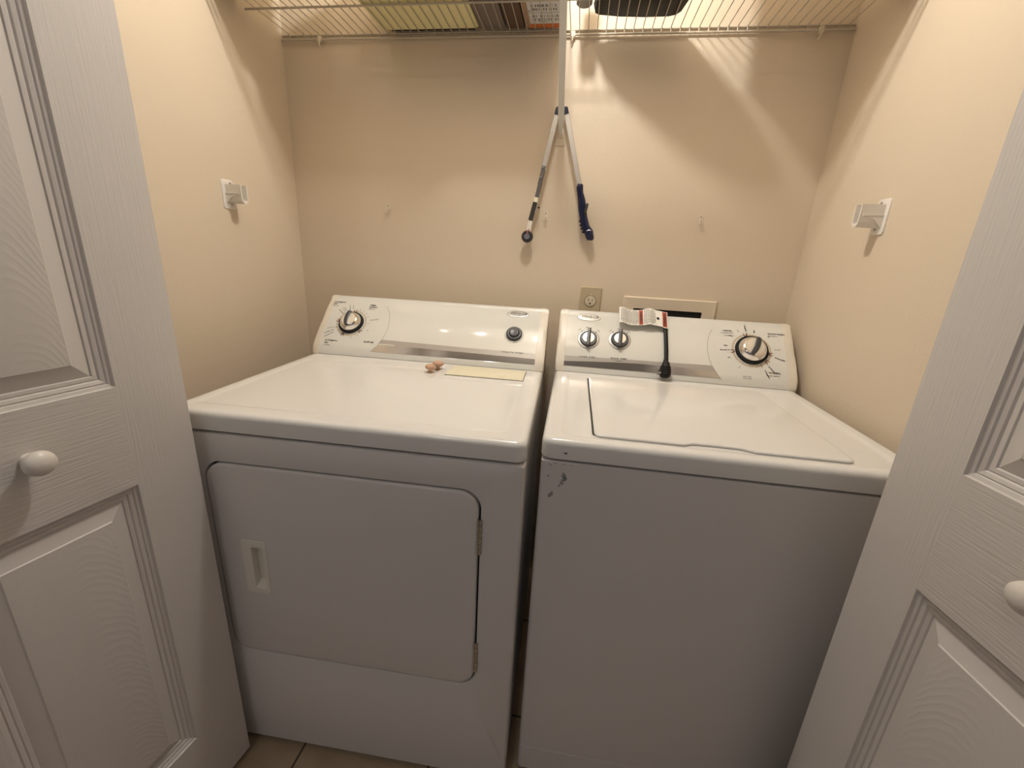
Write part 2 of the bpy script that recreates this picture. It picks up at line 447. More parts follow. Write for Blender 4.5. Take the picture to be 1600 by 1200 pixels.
def grip(b, O, X, T, N, length, wid, h0, h1, ang, curve=0, taper=1, n=14):
    """raised blade across a knob"""
    dx = X*math.cos(ang)+T*math.sin(ang); dy = N.cross(dx); L = []
    def ring(scale, h):
        a_, b_ = [], []
        for k in range(n+1):
            t = -1+2*k/n
            w_ = wid*(1-.25*abs(t)**3)*(1+(taper-1)*(t+1)/2)*scale
            c = curve*(1-t*t)
            a_.append(O+dx*(t*length*(.96+.04*scale))+dy*(c+w_)+N*h); b_.append(O+dx*(t*length*(.96+.04*scale))+dy*(c-w_)+N*h)
        return a_+b_[::-1]
    loft(b, [ring(1, h0), ring(1, h1-.0015), ring(.8, h1-.0003), ring(.6, h1)])

# ------------------------------------------------------------------ DRYER
DW = .737
dry = empty('dryer', (.067, -.7685, 0), R(1.6905))
tag(dry, 'white front-loading clothes dryer with hinged door, standing left of the washer', 'dryer')
# cabinet shell behind the front panel
b = B()
def cl_(z, d=0, v0=.024): return [(x, y, z) for x, y in inset_rr(-DW+.001, -.001, v0, .695, .006, d, 3)]
loft(b, [cl_(.022, .006), cl_(.022), cl_(HB-.006), cl_(HB-.006, .014), cl_(HB+.002, .014)])
obj('cabinet', b, M['enamel_side'], dry)
# front panel with the door opening
DR = (-.669, -.079, .3105, .8105, .043)
b = B(); n = 8
outer = rrect(-DW, 0, .085, HB-.0058, .004, n)
hole = rrect(*DR, n)
f_ = lambda P_, y: [(x, y, z) for x, z in P_]
def orr(d): return rrect(-DW+d, -d, .085+d*0, HB-.004-d, max(.004-d, .001), n)
loft(b, [f_(rrect(-DW, 0, .085, HB-.0058, .004, n), .022), f_(rrect(-DW, 0, .085, HB-.0058, .004, n), .010),
         f_(rrect(-DW+.001, -.001, .085, HB-.0066, .004, n), .005), f_(rrect(-DW+.004, -.004, .085, HB-.0080, .004, n), .0012),
         f_(rrect(-DW+.009, -.009, .085, HB-.0095, .004, n), 0),
         f_(hole, 0), f_(inset_rr(*DR, .0012, n), .0006), f_(inset_rr(*DR, .0020, n), .003), f_(inset_rr(*DR, .0020, n), .016)], cap0=False, cap1=False)
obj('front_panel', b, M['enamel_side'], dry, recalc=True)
b = B(); loft(b, [f_(inset_rr(*DR, .001, n), .0162), f_(inset_rr(*DR, .001, n), .021)]); obj('door_gasket', b, M['dark'], dry)
b = B()   # toe panel, set back a touch below the crease
loft(b, [[(-DW+.0005, .022, z) for z in (.018, .086)]+[(-DW+.0005, .010, z) for z in (.086, .018)],
         [(-DW+.004, .022, z) for z in (.018, .086)]+[(-DW+.004, .0028, z) for z in (.086, .018)],
         [(-.004, .022, z) for z in (.018, .086)]+[(-.004, .0028, z) for z in (.086, .018)],
         [(-.0005, .022, z) for z in (.018, .086)]+[(-.0005, .010, z) for z in (.086, .018)]])
obj('toe_panel', b, M['enamel_side'], dry)
for x, y in ((-.69, .06), (-.05, .06), (-.69, .64), (-.05, .64)):
    b = B(); lathe(b, [(.001, 0), (.018, 0), (.018, .006), (.006, .008), (.006, .024), (.001, .024)], Vector((x, y, 0)), X, Y, Z, 20); obj('levelling_foot', b, M['black'], dry)
# door with finger pull
b = B()
HH = (-.5845, -.5560, .502, .611, .006)
DD = (DR[0]+.0050, DR[1]-.0064, DR[2]+.0042, DR[3]-.0056, DR[4]-.003)
loft(b, [f_(inset_rr(*DD, .003, n), .0145), f_(rrect(*DD, n), .0140), f_(rrect(*DD, n), .0020), f_(inset_rr(*DD, .0008, n), -.0004), f_(inset_rr(*DD, .0025, n), -.0020),
         f_(inset_rr(*DD, .006, n), -.0027), f_(rrect(*HH, n), -.0027), f_(rrect(*HH, n), .0130)], cap1=True)
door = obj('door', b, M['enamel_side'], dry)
b = B(); HP = (-.6065, -.5490, .4895, .6265, .006)
loft(b, [f_(rrect(*HP, n), -.0026), f_(rrect(*HP, n), -.0040), f_(inset_rr(*HP, .0012, n), -.0050), f_(inset_rr(*HP, .003, n), -.0050),
         f_(inset_rr(HH[0], HH[1], HH[2], HH[3], .006, .0005, n), -.0048), f_(inset_rr(HH[0], HH[1], HH[2], HH[3], .006, .0012, n), -.003),
         f_(inset_rr(HH[0], HH[1], HH[2]+.012, HH[3], .005, .0022, n), .0120)], cap0=False)
hd = obj('finger_pull', b, M['plastic_w'], door); hd['label'] = 'recessed white plastic finger pull'
for z0, z1 in ((.666, .7475), (.356, .439)):
    b = B()
    k = 6; dz = (z1-z0)/k
    for i in range(k):
        tube(b, [(-.0805, -.0012, z0+dz*i+.0006), (-.0805, -.0012, z0+dz*(i+1)-.0006)], .0037, 12)
    box(b, -.0862, -.0835, -.0040, .004, z0, z1)
    obj('door_hinge', b, M['steel'], dry)
# top deck
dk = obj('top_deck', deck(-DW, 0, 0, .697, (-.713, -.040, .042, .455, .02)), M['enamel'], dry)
b = B(); pad = lambda d, z: [(x, y, z) for x, y in inset_rr(-.302, -.020, .372, .512, .012, d, 5)]
loft(b, [pad(0, H-.003), pad(.003, H-.0005), pad(.008, H+.0004)]); obj('vent_pad', b, M['enamel'], dk)
b = B()
sc = lambda d, z: [(x, y, z) for x, y in inset_rr(-.2705, -.0480, .4000, .5080, .003, d, 4)]
loft(b, [sc(0, H+.0002), sc(0, H+.0008)]); slot = obj('lint_slot', b, M['dark'], dry)
b = B()
sc = lambda d, z: [(x, y, z) for x, y in inset_rr(-.2690, -.0495, .4018, .5070, .003, d, 4)]
loft(b, [sc(0, H+.0009), sc(0, H+.0024), sc(.001, H+.0030)]); box(b, -.12, -.10, .425, .427, H+.003, H+.0034)
obj('lint_screen_cover', b, M['cream'], dry)['label'] = 'cream lint screen cover'
# console
FD = Face(.512, .670, .168)
con = obj('console', console_body(FD, .693, -DW+.020, -.026), M['panel'], dry)
obj('end_cap', end_cap(FD, .693, -DW+.021, -DW-.001), M['cap'], dry)
obj('end_cap', end_cap(FD, .693, -.027, .000), M['cap'], dry)
b = B()   # printed bands, dial arc
def arcu(s, uc=-.645, sc_=.115, rr=.137): return uc+math.sqrt(max(rr*rr-(s-sc_)**2, 0))
DL = -.0275
lo = lambda u: .0225
ust = arcu(.025); uen = DL
mid = lambda u: .0235+.0195*min(1, ((u+.545)/.10))**.5 - .009*((u+.50)/.47)**2 if u > -.545 else .0235
hi = lambda u: .066-.009*(u+.507)/.48
b2 = B()
prev = None; N_ = 30
def band_arc(bb, slo, shi, lift, sgn=1, arcf=arcu, u_end=DL, mi=0, n=30):
    prev = None
    for k in range(n+1):
        t = k/n
        pts = []
        for fn, ref in ((slo, 0), (shi, 1)):
            s_ = fn(arcf(fn(arcf(.04))))
            ua = arcf(s_); u = ua+(u_end-ua)*t
            pts.append(bb.verts.new(FX.p(u, fn(u), lift)))
        if prev:
            f = bb.faces.new((prev[0], pts[0], pts[1], prev[1])); f.material_index = mi
        prev = pts
FX = FD
band_arc(b, lo, hi, .0003)
obj('grey_band', b, M['greyband'], con, recalc=False)
b = B(); band_arc(b, lo, lambda u: .049-.008*(u+.52)/.5, .0005)
obj('metal_strip', b, M['brushed'], con, recalc=False)['label'] = 'brushed metal trim strip'
b = B(); arc_line(b, FD, -.645, .115, .137, -42, 38, .0010, mi=0); obj('panel_arc', b, M['greyink'], con, recalc=False); b = B()
KC = (-.634, .120)
arc_line(b, FD, *KC, .0475, 0, 360, .0042, lift=.0003, mi=1)
for a in range(0, 360, 12): tick(b, FD, *KC, .046, .050, a, .0009, mi=2)
for a in (92, 172, 250, 322): bracket_mark(b, FD, *KC, .0425, .0535, a, mi=3)
for a in (132, 128): tick(b, FD, *KC, .056, .078, a, .0007, mi=4)
tick(b, FD, *KC, .0455, .054, 136, .0016, mi=4); tick(b, FD, *KC, .053, .078, 139, .0016, mi=4); tick(b, FD, *KC, .046, .054, 205, .0016, mi=4)
obj('dial_markings', b, [M['greyink'], M['tanink'], M['greyink'], M['redink'], M['ink']], con, recalc=False)
L_ = dict(align='LEFT', bold=.00012)
rad = lambda body, a, r, size=.0046, flip=False: (body, size, KC[0]+r*math.cos(R(a)), KC[1]+r*math.sin(R(a)), dict(rot=R(a+(180 if flip else 0))))
letters(FD, [('AUTOMATIC', .0068, -.722, .203, L_), ('DRY', .0068, -.722, .1945, L_), ('High Heat', .0048, -.722, .187, dict(align='LEFT')),
             ('TIMED', .0068, -.594, .198, L_), ('DRYING', .0068, -.594, .1895, L_), ('High Heat', .0048, -.594, .182, dict(align='LEFT')),
             ('AUTOMATIC', .0068, -.703, .050, L_), ('DRY', .0068, -.703, .0415, L_), ('Low Heat', .0048, -.703, .034, dict(align='LEFT')),
             ('FLUFF AIR', .0070, -.574, .054, L_), ('PUSH TO START', .0066, -.098, .0565, dict(bold=.0001, spacing=1.35)),
             rad('Very Dry', 124, .066, .0042, True), rad('Normal Dry', 112, .066, .0042, True), rad('Less Dry', 102, .066, .0042, True),
             rad('50', 75, .056), rad('40', 60, .056), rad('30', 45, .056), rad('20', 30, .056), rad('Wrinkle Shield', 14, .075, .0046), rad('10', 2, .056), rad('Off', 338, .066),
             rad('Damp Dry', 200, .068, .0042, True), rad('NORMAL DRY', 210, .074, .0050, True), rad('Wrinkle Shield', 218, .078, .0050, True),
             rad('20', 305, .056), rad('10', 285, .056)],
        con, M['ink'])
# timer knob
def big_knob(F, KC, R0, parent, name, ang, curve, tilt=0):
    O, X_, T, N = F.frame(*KC)
    b = B(); lathe(b, [(.001, 0), (R0, 0), (R0, .004), (R0*.97, .007), (R0*.86, .008), (.001, .008)], O, X_, T, N, 48)
    k = obj(name, b, M['black'], parent)
    b = B(); r1 = R0*.85
    lathe(b, [(.001, .006), (r1, .006), (r1, .009), (r1*.97, .012), (r1*.84, .020), (r1*.76, .0235), (r1*.68, .0245), (.001, .0250)], O, X_, T, N, 48)
    obj('knob_dome', b, M['chrome'], k)['label'] = 'chrome dome of the dial'
    b = B(); lathe(b, [(.001, .0245), (r1*.66, .0248), (r1*.64, .0262), (.001, .0275)], O, X_, T, N, 48); obj('knob_disc', b, M['satin'], k)
    b = B(); grip(b, O, X_, T, N, r1*.74, R0*.155, .024, .033, ang, curve); obj('knob_grip', b, M['charcoal'], k)
    return k
big_knob(FD, KC, .0405, dry, 'timer_knob', R(92), .004)
# push button
O, X_, T, N = FD.frame(-.1005, .121)
b = B(); lathe(b, [(.001, 0), (.030, 0), (.030, .0010), (.027, .0022), (.0255, .0012), (.001, .0012)], O, X_, T, N, 44); bz = obj('button_bezel', b, M['panel'], dry)
b = B(); lathe(b, [(.001, .001), (.0245, .001), (.0245, .0075), (.0225, .0095), (.017, .0095), (.0155, .0085), (.0145, .013), (.0125, .0145), (.010, .0140), (.001, .0132)], O, X_, T, N, 44)
obj('start_button', b, M['charcoal'], dry, angle=50)['label'] = 'round charcoal start button'
badge(FD, -.098, .2035, .0370, .0135, dry)

# ------------------------------------------------------------------ WASHER
WW = .686
wsh = empty('washing_machine', (.0914, -.7341, 0), R(.6129))
tag(wsh, 'white top-loading washing machine with three dials, scuffed at its front corner', 'washing machine')
b = B()
def wc(z, d=0): return [(x, y, z) for x, y in inset_rr(.0015, WW-.0015, .002, .655, .009, d, 5)]
loft(b, [wc(.022, .004), wc(.022), wc(.094), wc(.0955, .0012), wc(.097), wc(HB-.0075), wc(HB-.0062, .0010), wc(HB-.0056, .004), wc(HB-.0056, .014), wc(HB+.003, .014)])
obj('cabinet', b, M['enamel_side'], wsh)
for x, y in ((.05, .05), (.636, .05), (.05, .6), (.636, .6)):
    b = B(); lathe(b, [(.001, 0), (.018, 0), (.018, .006), (.006, .008), (.006, .024), (.001, .024)], Vector((x, y, 0)), X, Y, Z, 20); obj('levelling_foot', b, M['black'], wsh)
b = deck(0, WW, 0, .657, (.034, .657, .024, .490, .02))
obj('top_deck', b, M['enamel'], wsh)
# lid with notch at the front edge
b = B()
def lidloop(d, notch=0):
    P_ = inset_rr(.0995, .5690, .0375, .4720, .015, d, 6)
    # insert the notch along the front edge (between the first two corners)
    k = 7; out = P_[:k]
    for u, v in ((.268, 0), (.285, 1), (.330, 1.15), (.375, 1), (.395, 0)):
        out.append((u, .0375+d+v*notch))
    return out+P_[k:]
for nm in (0,):
    loft(b, [[(x, y, H-.0028) for x, y in lidloop(.0015, .010)], [(x, y, H-.0010) for x, y in lidloop(0, .010)], [(x, y, H+.0012) for x, y in lidloop(.0004, .010)],
             [(x, y, H+.0026) for x, y in lidloop(.002, .010)], [(x, y, H+.0030) for x, y in lidloop(.005, .009)]])
lid = obj('lid', b, M['enamel'], wsh)
b = B()   # dark gap round the lid: deepest on the left and along the grip
gp = lambda d, z: [(x, y, z) for x, y in inset_rr(.0960, .1200, .0440, .4730, .010, d, 6)]
loft(b, [gp(0, H-.0036), gp(0, H-.0026)]); obj('lid_gap', b, M['rubber'], wsh)
# scuffs and chips on the front
b = B()
def blob(cx, cz, rx, rz, seed, y=-.0002, n=14, rot=0):
    rnd = random.Random(seed); pts = []
    for k in range(n):
        a = 2*PI*k/n; r_ = rnd.uniform(.45, 1.15)
        x, z = rx*r_*math.cos(a), rz*r_*math.sin(a)
        pts.append((cx+x*math.cos(rot)-z*math.sin(rot), y, cz+x*math.sin(rot)+z*math.cos(rot)))
    c = b.verts.new((cx, y, cz)); vs_ = [b.verts.new(p) for p in pts]
    for k in range(n): b.faces.new((c, vs_[k], vs_[(k+1) % n]))
for cx, cz, rx, rz, sd, ro in ((.0475, .842, .0055, .008, 3, .3), (.0490, .834, .006, .006, 5, 0), (.0445, .826, .006, .003, 8, -.7), (.040, .820, .002, .005, 13, -.5), (.0245, .7965, .0070, .0055, 11, .6),
                           (.0275, .803, .002, .005, 12, .3), (.0175, .838, .0018, .003, 17, 0), (.020, .862, .006, .0013, 19, -.5), (.029, .8665, .003, .0011, 22, 0), (.044, .866, .004, .0010, 23, 0), (.060, .866, .0016, .0012, 29, 0)):
    blob(cx, cz, rx, rz, sd, y=.0016, rot=ro)
obj('scuff_marks', b, M['scuff'], wsh, recalc=False)
b = B(); blob(.048, .8905, .0028, .003, 31, y=-.0003); blob(.0445, .8905, .0012, .0022, 33, y=-.0003); obj('chip_mark', b, M['ink'], wsh, recalc=False)
# console
FW = Face(.507, .643, .170)
con = obj('console', console_body(FW, .662, .0235, WW-.022), M['panel'], wsh)
obj('end_cap', end_cap(FW, .662, .0245, -.001), M['cap'], wsh)
obj('end_cap', end_cap(FW, .662, WW-.023, WW+.004), M['cap'], wsh)
FX = FW
arcw = lambda s: .582-math.sqrt(max(.138*.138-(s-.114)**2, 0))
b = B(); band_arc(b, lambda u: .0215, lambda u: .0525+.006*(u/.44), .0003, arcf=arcw, u_end=.0250)
obj('grey_band', b, M['greyband'], con, recalc=False)
b = B(); band_arc(b, lambda u: .0215, lambda u: .0345+.011*math.sin(PI*min(1, max(0, (u-.02)/.55))), .0005, arcf=arcw, u_end=.0250)
obj('metal_strip', b, M['brushed'], con, recalc=False)['label'] = 'brushed metal trim strip'
KW = (.569, .118)
b = B(); arc_line(b, FW, .582, .114, .138, 150, 224, .0010, mi=0); obj('panel_arc', b, M['greyink'], con, recalc=False); b = B()
arc_line(b, FW, *KW, .0530, 0, 360, .0050, lift=.0003, mi=1)
for a in range(0, 360, 10): tick(b, FW, *KW, .051, .055, a, .0009, mi=2)
for a in (104, 188, 350, 320): bracket_mark(b, FW, *KW, .0485, .0595, a, mi=3)
tick(b, FW, *KW, .049, .059, 297, .0016, mi=4); tick(b, FW, *KW, .051, .060, 98, .0012, mi=4)
obj('dial_markings', b, [M['greyink'], M['tanink'], M['greyink'], M['redink'], M['ink']], con, recalc=False)
KC2 = KW
def rw(body, a, r, size=.0046, flip=False, bold=0): return (body, size, KW[0]+r*math.cos(R(a)), KW[1]+r*math.sin(R(a)), dict(rot=R(a+(180 if flip else 0)), bold=bold))
letters(FW, [('CASUAL', .0070, .520, .181, dict(align='RIGHT', bold=.00012)), ('Permanent Press', .0050, .523, .173, dict(align='RIGHT')), ('Low Agitation', .0046, .523, .164, dict(align='RIGHT')),
             ('QUICK WASH', .0072, .620, .180, L_), ('Low Agitation', .0046, .620, .172, dict(align='LEFT')),
             ('NORMAL', .0075, .612, .050, L_), ('High Agitation', .0048, .612, .0415, dict(align='LEFT')),
             ('Pull To Start', .0042, .553, .033, {}), ('Push To Stop', .0042, .553, .0275, {}),
             ('LOAD SIZE', .0066, .093, .0535, dict(bold=.0001, spacing=1.45)), ('WASH TEMP', .0066, .187, .0560, dict(bold=.0001, spacing=1.35)), ('Cold Rinse', .0042, .187, .0485, {}),
             rw('Soak', 116, .072, .0044, True), rw('10 Regular', 97, .078, .0056, True, .00012), rw('Light', 78, .068, .0050, False, .0001), rw('Spin', 44, .074, .0046), rw('Rinse', 140, .070, .0042, True),
             rw('Light', 172, .073, .0056, True, .0001), rw('Normal 10', 184, .076, .0056, True, .0001), rw('Spin', 204, .071, .0046, True), rw('Off', 238, .069, .0046, True),
             rw('Pre Soak', 6, .073, .0044), rw('8 Pre-wash', 343, .080, .0058, False, .00012), rw('12 Heavy', 312, .076, .0056, False, .0001), rw('16 Regular', 298, .083, .0058, False, .0001),
             ('Medium', .0050, .093, .155, {}), ('Small', .0044, .064, .146, dict(rot=R(40))), ('Large', .0044, .1225, .146, dict(rot=R(-42))),
             ('Warm', .0048, .187, .159, {}), ('Cold', .0044, .158, .150, dict(rot=R(38))), ('Hot', .0044, .2155, .150, dict(rot=R(-42)))],
        con, M['ink'])
big_knob(FW, KW, .0465, wsh, 'cycle_knob', R(68), -.004)
for (u, s) in ((.093, .114), (.1875, .119)):
    O, X_, T, N = FW.frame(u, s)
    b = B(); lathe(b, [(.001, 0), (.0335, 0), (.0335, .001), (.0300, .0026), (.0265, .0020), (.001, .0020)], O, X_, T, N, 44)
    k = obj('selector_knob', b, M['ringgrey'], wsh)
    b = B(); lathe(b, [(.001, .001), (.0265, .001), (.0262, .0070), (.0245, .0090), (.0185, .0090), (.001, .0090)], O, X_, T, N, 40); obj('knob_collar', b, M['charcoal'], k)
    b = B(); lathe(b, [(.001, .008), (.0182, .008), (.0175, .0115), (.001, .0125)], O, X_, T, N, 40); obj('knob_disc', b, M['satin'], k)
    b = B(); grip(b, O, X_, T, N, .0290, .0062, .008, .0200, R(88), 0, .9); obj('knob_grip', b, M['charcoal'], k)
    b = B(); grip(b, O+T*.0250, X_, T, N, .0050, .0009, .0195, .0208, R(90), 0, 1, 4); obj('pointer_line', b, M['paper'], k)
    for a in (48, 132):
        b = B(); tick(b, FW, u, s, .0300, .0335, a, .0030, lift=.0045); obj('stop_mark', b, M['ink'], k, recalc=False)
badge(FW, .091, .1955, .0370, .0140, wsh)

# ------------------------------------------------------------------ power cord with warning tag, hanging over the washer console
cd = empty('power_cord', (.0914, -.7341, 0), R(.6129))
tag(cd, 'black unplugged power cord draped over the washer console, with a red and white warning tag', 'cord')
b = B()
P = [FW.p(.322, .030, .010), FW.p(.3235, .060, .0085), FW.p(.3235, .10, .0075), FW.p(.3230, .14, .0070), FW.p(.3225, .18, .0068), FW.p(.322, .205, .0075),
     Vector((.322, .650, H+.181)), Vector((.322, .664, H+.179)), Vector((.321, .672, H+.165)), Vector((.32, .6745, H+.08)), Vector((.32, .6750, H-.03))]
loops = []
def flat_tube(bm, pts, wx, wn, n=12):
    pts = [Vector(p) for p in pts]; L = []
    for i, p in enumerate(pts):
        t = (pts[min(i+1, len(pts)-1)]-pts[max(i-1, 0)]).normalized(); xx = Vector((1, 0, 0)); nn = xx.cross(t).normalized()
        a_, c_ = (wx[i], wn[i]) if isinstance(wx, list) else (wx, wn)
        L.append([p+xx*a_*math.cos(2*PI*k/n)+nn*c_*math.sin(2*PI*k/n) for k in range(n)])
    loft(bm, L)
flat_tube(b, P, .0062, .0036); obj('cable', b, M['black'], cd)
b = B()
PP = [(.3225, .062, .0065, .006, .0055), (.3225, .052, .0085, .008, .0065), (.3225, .050, .011, .0100, .0085), (.3225, .040, .0115, .0125, .0095), (.322, .030, .012, .0155, .0105), (.321, .018, .0125, .0165, .0110), (.320, .008, .013, .0150, .0110), (.3195, .004, .013, .0100, .0090)]
flat_tube(b, [FW.p(u, s, l) for u, s, l, a, c in PP], [q[3] for q in PP], [q[4] for q in PP], 16)
for k in range(4):
    s_ = .012+.007*k; p0 = FW.p(.3205, s_, .0235)
    tube(b, [p0-Vector((.013, 0, 0)), p0+Vector((.013, 0, 0))], .0012, 6)
pl = obj('plug', b, M['black'], cd)
b = B()
O, X_, T, N = FW.frame(.3085, .018)
for k in (-1, 1):
    c = O+N*(.0125+k*.0055)
    loft(b, [[c+T*dy+N*dn+X_*dx for dy, dn in ((-.003, -.0008), (.003, -.0008), (.003, .0008), (-.003, .0008))] for dx in (.002, -.010)])
obj('plug_prong', b, M['steel'], pl)
# warning tag: wavy paper standing just off the console
TU0, TU1, TS0, TS1 = .1815, .3285, .1685, .2300
def tp(x, y, lift=0):
    u = TU0+(TU1-TU0)*x
    wv = .0032*math.sin(x*11.5+.6)+.0018*math.sin(x*23)
    s = TS0+(TS1-TS0)*y + .0030*math.sin(x*9.0+2.0) + (-.0022 if .5 < x < .75 else 0)*(1-y)
    return FW.p(u, min(s, 9), .0155+wv+.004*(1-y)*(x < .9)+lift) 
b = B(); nx, ny = 44, 6; vg = [[[b.verts.new(tp(i/nx, j/ny, l)) for j in range(ny+1)] for i in range(nx+1)] for l in (0, .0005)]
for l in (0, 1):
    for i in range(nx):
        for j in range(ny):
            q = (vg[l][i][j], vg[l][i+1][j], vg[l][i+1][j+1], vg[l][i][j+1]); b.faces.new(q if l else q[::-1])
for i in range(nx):
    for j in (0, ny): b.faces.new((vg[0][i][j], vg[0][i+1][j], vg[1][i+1][j], vg[1][i][j]))
for j in range(ny):
    for i in (0, nx): b.faces.new((vg[0][i][j], vg[0][i][j+1], vg[1][i][j+1], vg[1][i][j]))
tg = obj('warning_tag', b, M['paper'], cd); tg['label'] = 'white paper tag with red stripes and small print'
def on_tag(b, x0, x1, y0, y1, lift=.0009, mi=0, n=6):
    for i in range(n):
        for j in range(4):
            xa, xb = x0+(x1-x0)*i/n, x0+(x1-x0)*(i+1)/n; ya, yb = y0+(y1-y0)*j/4, y0+(y1-y0)*(j+1)/4
            f = b.faces.new([b.verts.new(tp(x, y, lift)) for x, y in ((xa, ya), (xb, ya), (xb, yb), (xa, yb))]); f.material_index = mi
b = B(); on_tag(b, .415, .495, .03, .97); obj('red_stripe', b, M['label_red'], tg, recalc=False)
b = B(); on_tag(b, .895, .985, .05, .97); obj('red_stripe', b, M['label_red'], tg, recalc=False)
b = B()
rnd = random.Random(9)
def tagtext(x, body, size, y=.5, **k): text_geo(b, body, size, lambda a, c: tp((a), (c), .0014), off=(x, y), rot=R(-90), **k)
# words run across the strip; the tag map is stretched so sizes are given in strip units
def tagline(x, body, hx, yspan):
    c = bpy.data.curves.new('t', 'FONT'); c.body = body; c.size = 1; c.align_x = 'CENTER'; c.align_y = 'CENTER'; c.resolution_u = 1; c.offset = .02
    o = bpy.data.objects.new('t', c); COL.objects.link(o); bpy.context.view_layer.update()
    me = o.evaluated_get(bpy.context.evaluated_depsgraph_get()).to_mesh()
    xs_ = [v.co.x for v in me.vertices]; wd = max(xs_)-min(xs_)
    vv = [b.verts.new(tp(x+v.co.y*hx, .5-v.co.x*yspan/wd, .0014)) for v in me.vertices]
    for p in me.polygons:
        try: b.faces.new([vv[i] for i in p.vertices])
        except ValueError: pass
    bpy.data.objects.remove(o); bpy.data.curves.remove(c)
tagline(.940, 'WARNING', .085, .80); tagline(.455, 'WARNING', .070, .78)
for x, y_ in ((.05, .8), (.085, .9), (.12, .86), (.155, .9), (.19, .8), (.225, .9), (.26, .75), (.295, .88), (.33, .9), (.365, .84), (.395, .7)):
    tagline(x, 'electrical shock hazard', .030, y_)
for x, y_ in ((.53, .8), (.565, .88), (.60, .84), (.635, .7), (.67, .86), (.705, .80), (.74, .6)):
    tagline(x, 'do not remove this tag', .030, y_)
obj('tag_print', b, M['ink'], tg, recalc=False)
b = B(); 
cc = tp(.80, .5, .0014)
vs_ = [b.verts.new(tp(.80+.030*math.cos(2*PI*k/16), .48+.085*math.sin(2*PI*k/16), .0014)) for k in range(16)]; b.faces.new(vs_)
obj('warning_symbol', b, M['ink'], tg, recalc=False)

# ------------------------------------------------------------------ small wooden knobs lying on the dryer
wk = empty('wooden_knob', (0, 0, 0))
def dpt(u, v, z): return Matrix.Translation((.067, -.7685, 0)) @ Matrix.Rotation(R(1.6905), 4, 'Z') @ Vector((u, v, z))
tag(wk, 'small tan wooden knob resting on its foot on the dryer top', 'knob')
p = dpt(-.3175, .424, H-.003); wk.location = p
b = B(); lathe(b, [(.001, 0), (.0085, 0), (.0088, .002), (.0055, .005), (.0056, .008), (.0128, .0125), (.0150, .0165), (.0140, .0205), (.008, .0235), (.001, .0240)], Vector((0, 0, 0)), X, Y, Z, 28)
obj('knob_body', b, M['wood'], wk, angle=60)
wk2 = empty('wooden_knob', dpt(-.304, .455, H-.003))
tag(wk2, 'small tan wooden knob behind the other one, against the dryer console', 'knob')
b = B(); lathe(b, [(.001, 0), (.0085, 0), (.0088, .002), (.0055, .005), (.0056, .010), (.0135, .015), (.0165, .0195), (.0150, .024), (.008, .0270), (.001, .0275)], Vector((0, 0, 0)), X, Y, Z, 28)
obj('knob_body', b, M['wood'], wk2, angle=60)

# ------------------------------------------------------------------ wall fittings
# outlet
ol = empty('wall_outlet', (.1765, 0, 1.103)); tag(ol, 'ivory wall outlet on the back wall, behind the washer console', 'outlet')
b = B(); n = 4
fz = lambda P_, y: [(x, y, z) for x, z in P_]
loft(b, [fz(rrect(-.0355, .0355, -.057, .057, .004, n), 0), fz(rrect(-.0355, .0355, -.057, .057, .004, n), -.003), fz(rrect(-.033, .033, -.0545, .0545, .004, n), -.0062)])
obj('cover_plate', b, M['ivory'], ol)
for zc in (.0100,):
    b = B(); c = Vector((0, 0, zc)); lathe(b, [(.001, .0), (.0175, .0), (.0175, .0082), (.0165, .0086), (.001, .0086)], c, X, Z, Vector((0, -1, 0)), 36)
    rc = obj('receptacle', b, M['ivory_light'], ol)
    b = B(); lathe(b, [(.0176, .0055), (.0188, .0055), (.0188, .0066), (.0176, .0066)], c, X, Z, Vector((0, -1, 0)), 36)
    box(b, -.0078, -.0058, -.0090, -.0084, zc+.000, zc+.010); box(b, .0058, .0074, -.0090, -.0084, zc+.001, zc+.009)
    lathe(b, [(.001, .0084), (.0028, .0084), (.0028, .0090), (.001, .0090)], Vector((0, 0, zc-.0075)), X, Z, Vector((0, -1, 0)), 16)
    obj('slots', b, M['dark'], rc)
b = B(); lathe(b, [(.001, .005), (.003, .005), (.0026, .0072), (.001, .0074)], Vector((0, 0, .0320)), X, Z, Vector((0, -1, 0)), 16); obj('screw', b, M['ivory_light'], ol)
# washer outlet box
wb = empty('washer_outlet_box', (.432, 0, 1.05)); tag(wb, 'cream recessed washer valve box with dark opening in the back wall', 'outlet box')
b = B(); n = 3
out = (-.146, .148, -.10, .0875)
hol = (-.112, .107, -.07, .050)
def fq(r_, y, d=0, rr=.003): return [(x, y, z) for x, z in inset_rr(*r_, rr, d, n)]
loft(b, [fq(out, 0), fq(out, -.006), fq(out, -.009, .003), fq(out, -.0085, .008), fq(hol, -.0070), fq(hol, -.0004)], cap0=False, cap1=False)
obj('frame', b, M['boxw'], wb)
b = B(); loft(b, [fq(hol, -.0012), fq(hol, -.0004)]); obj('opening', b, M['dark'], wb)
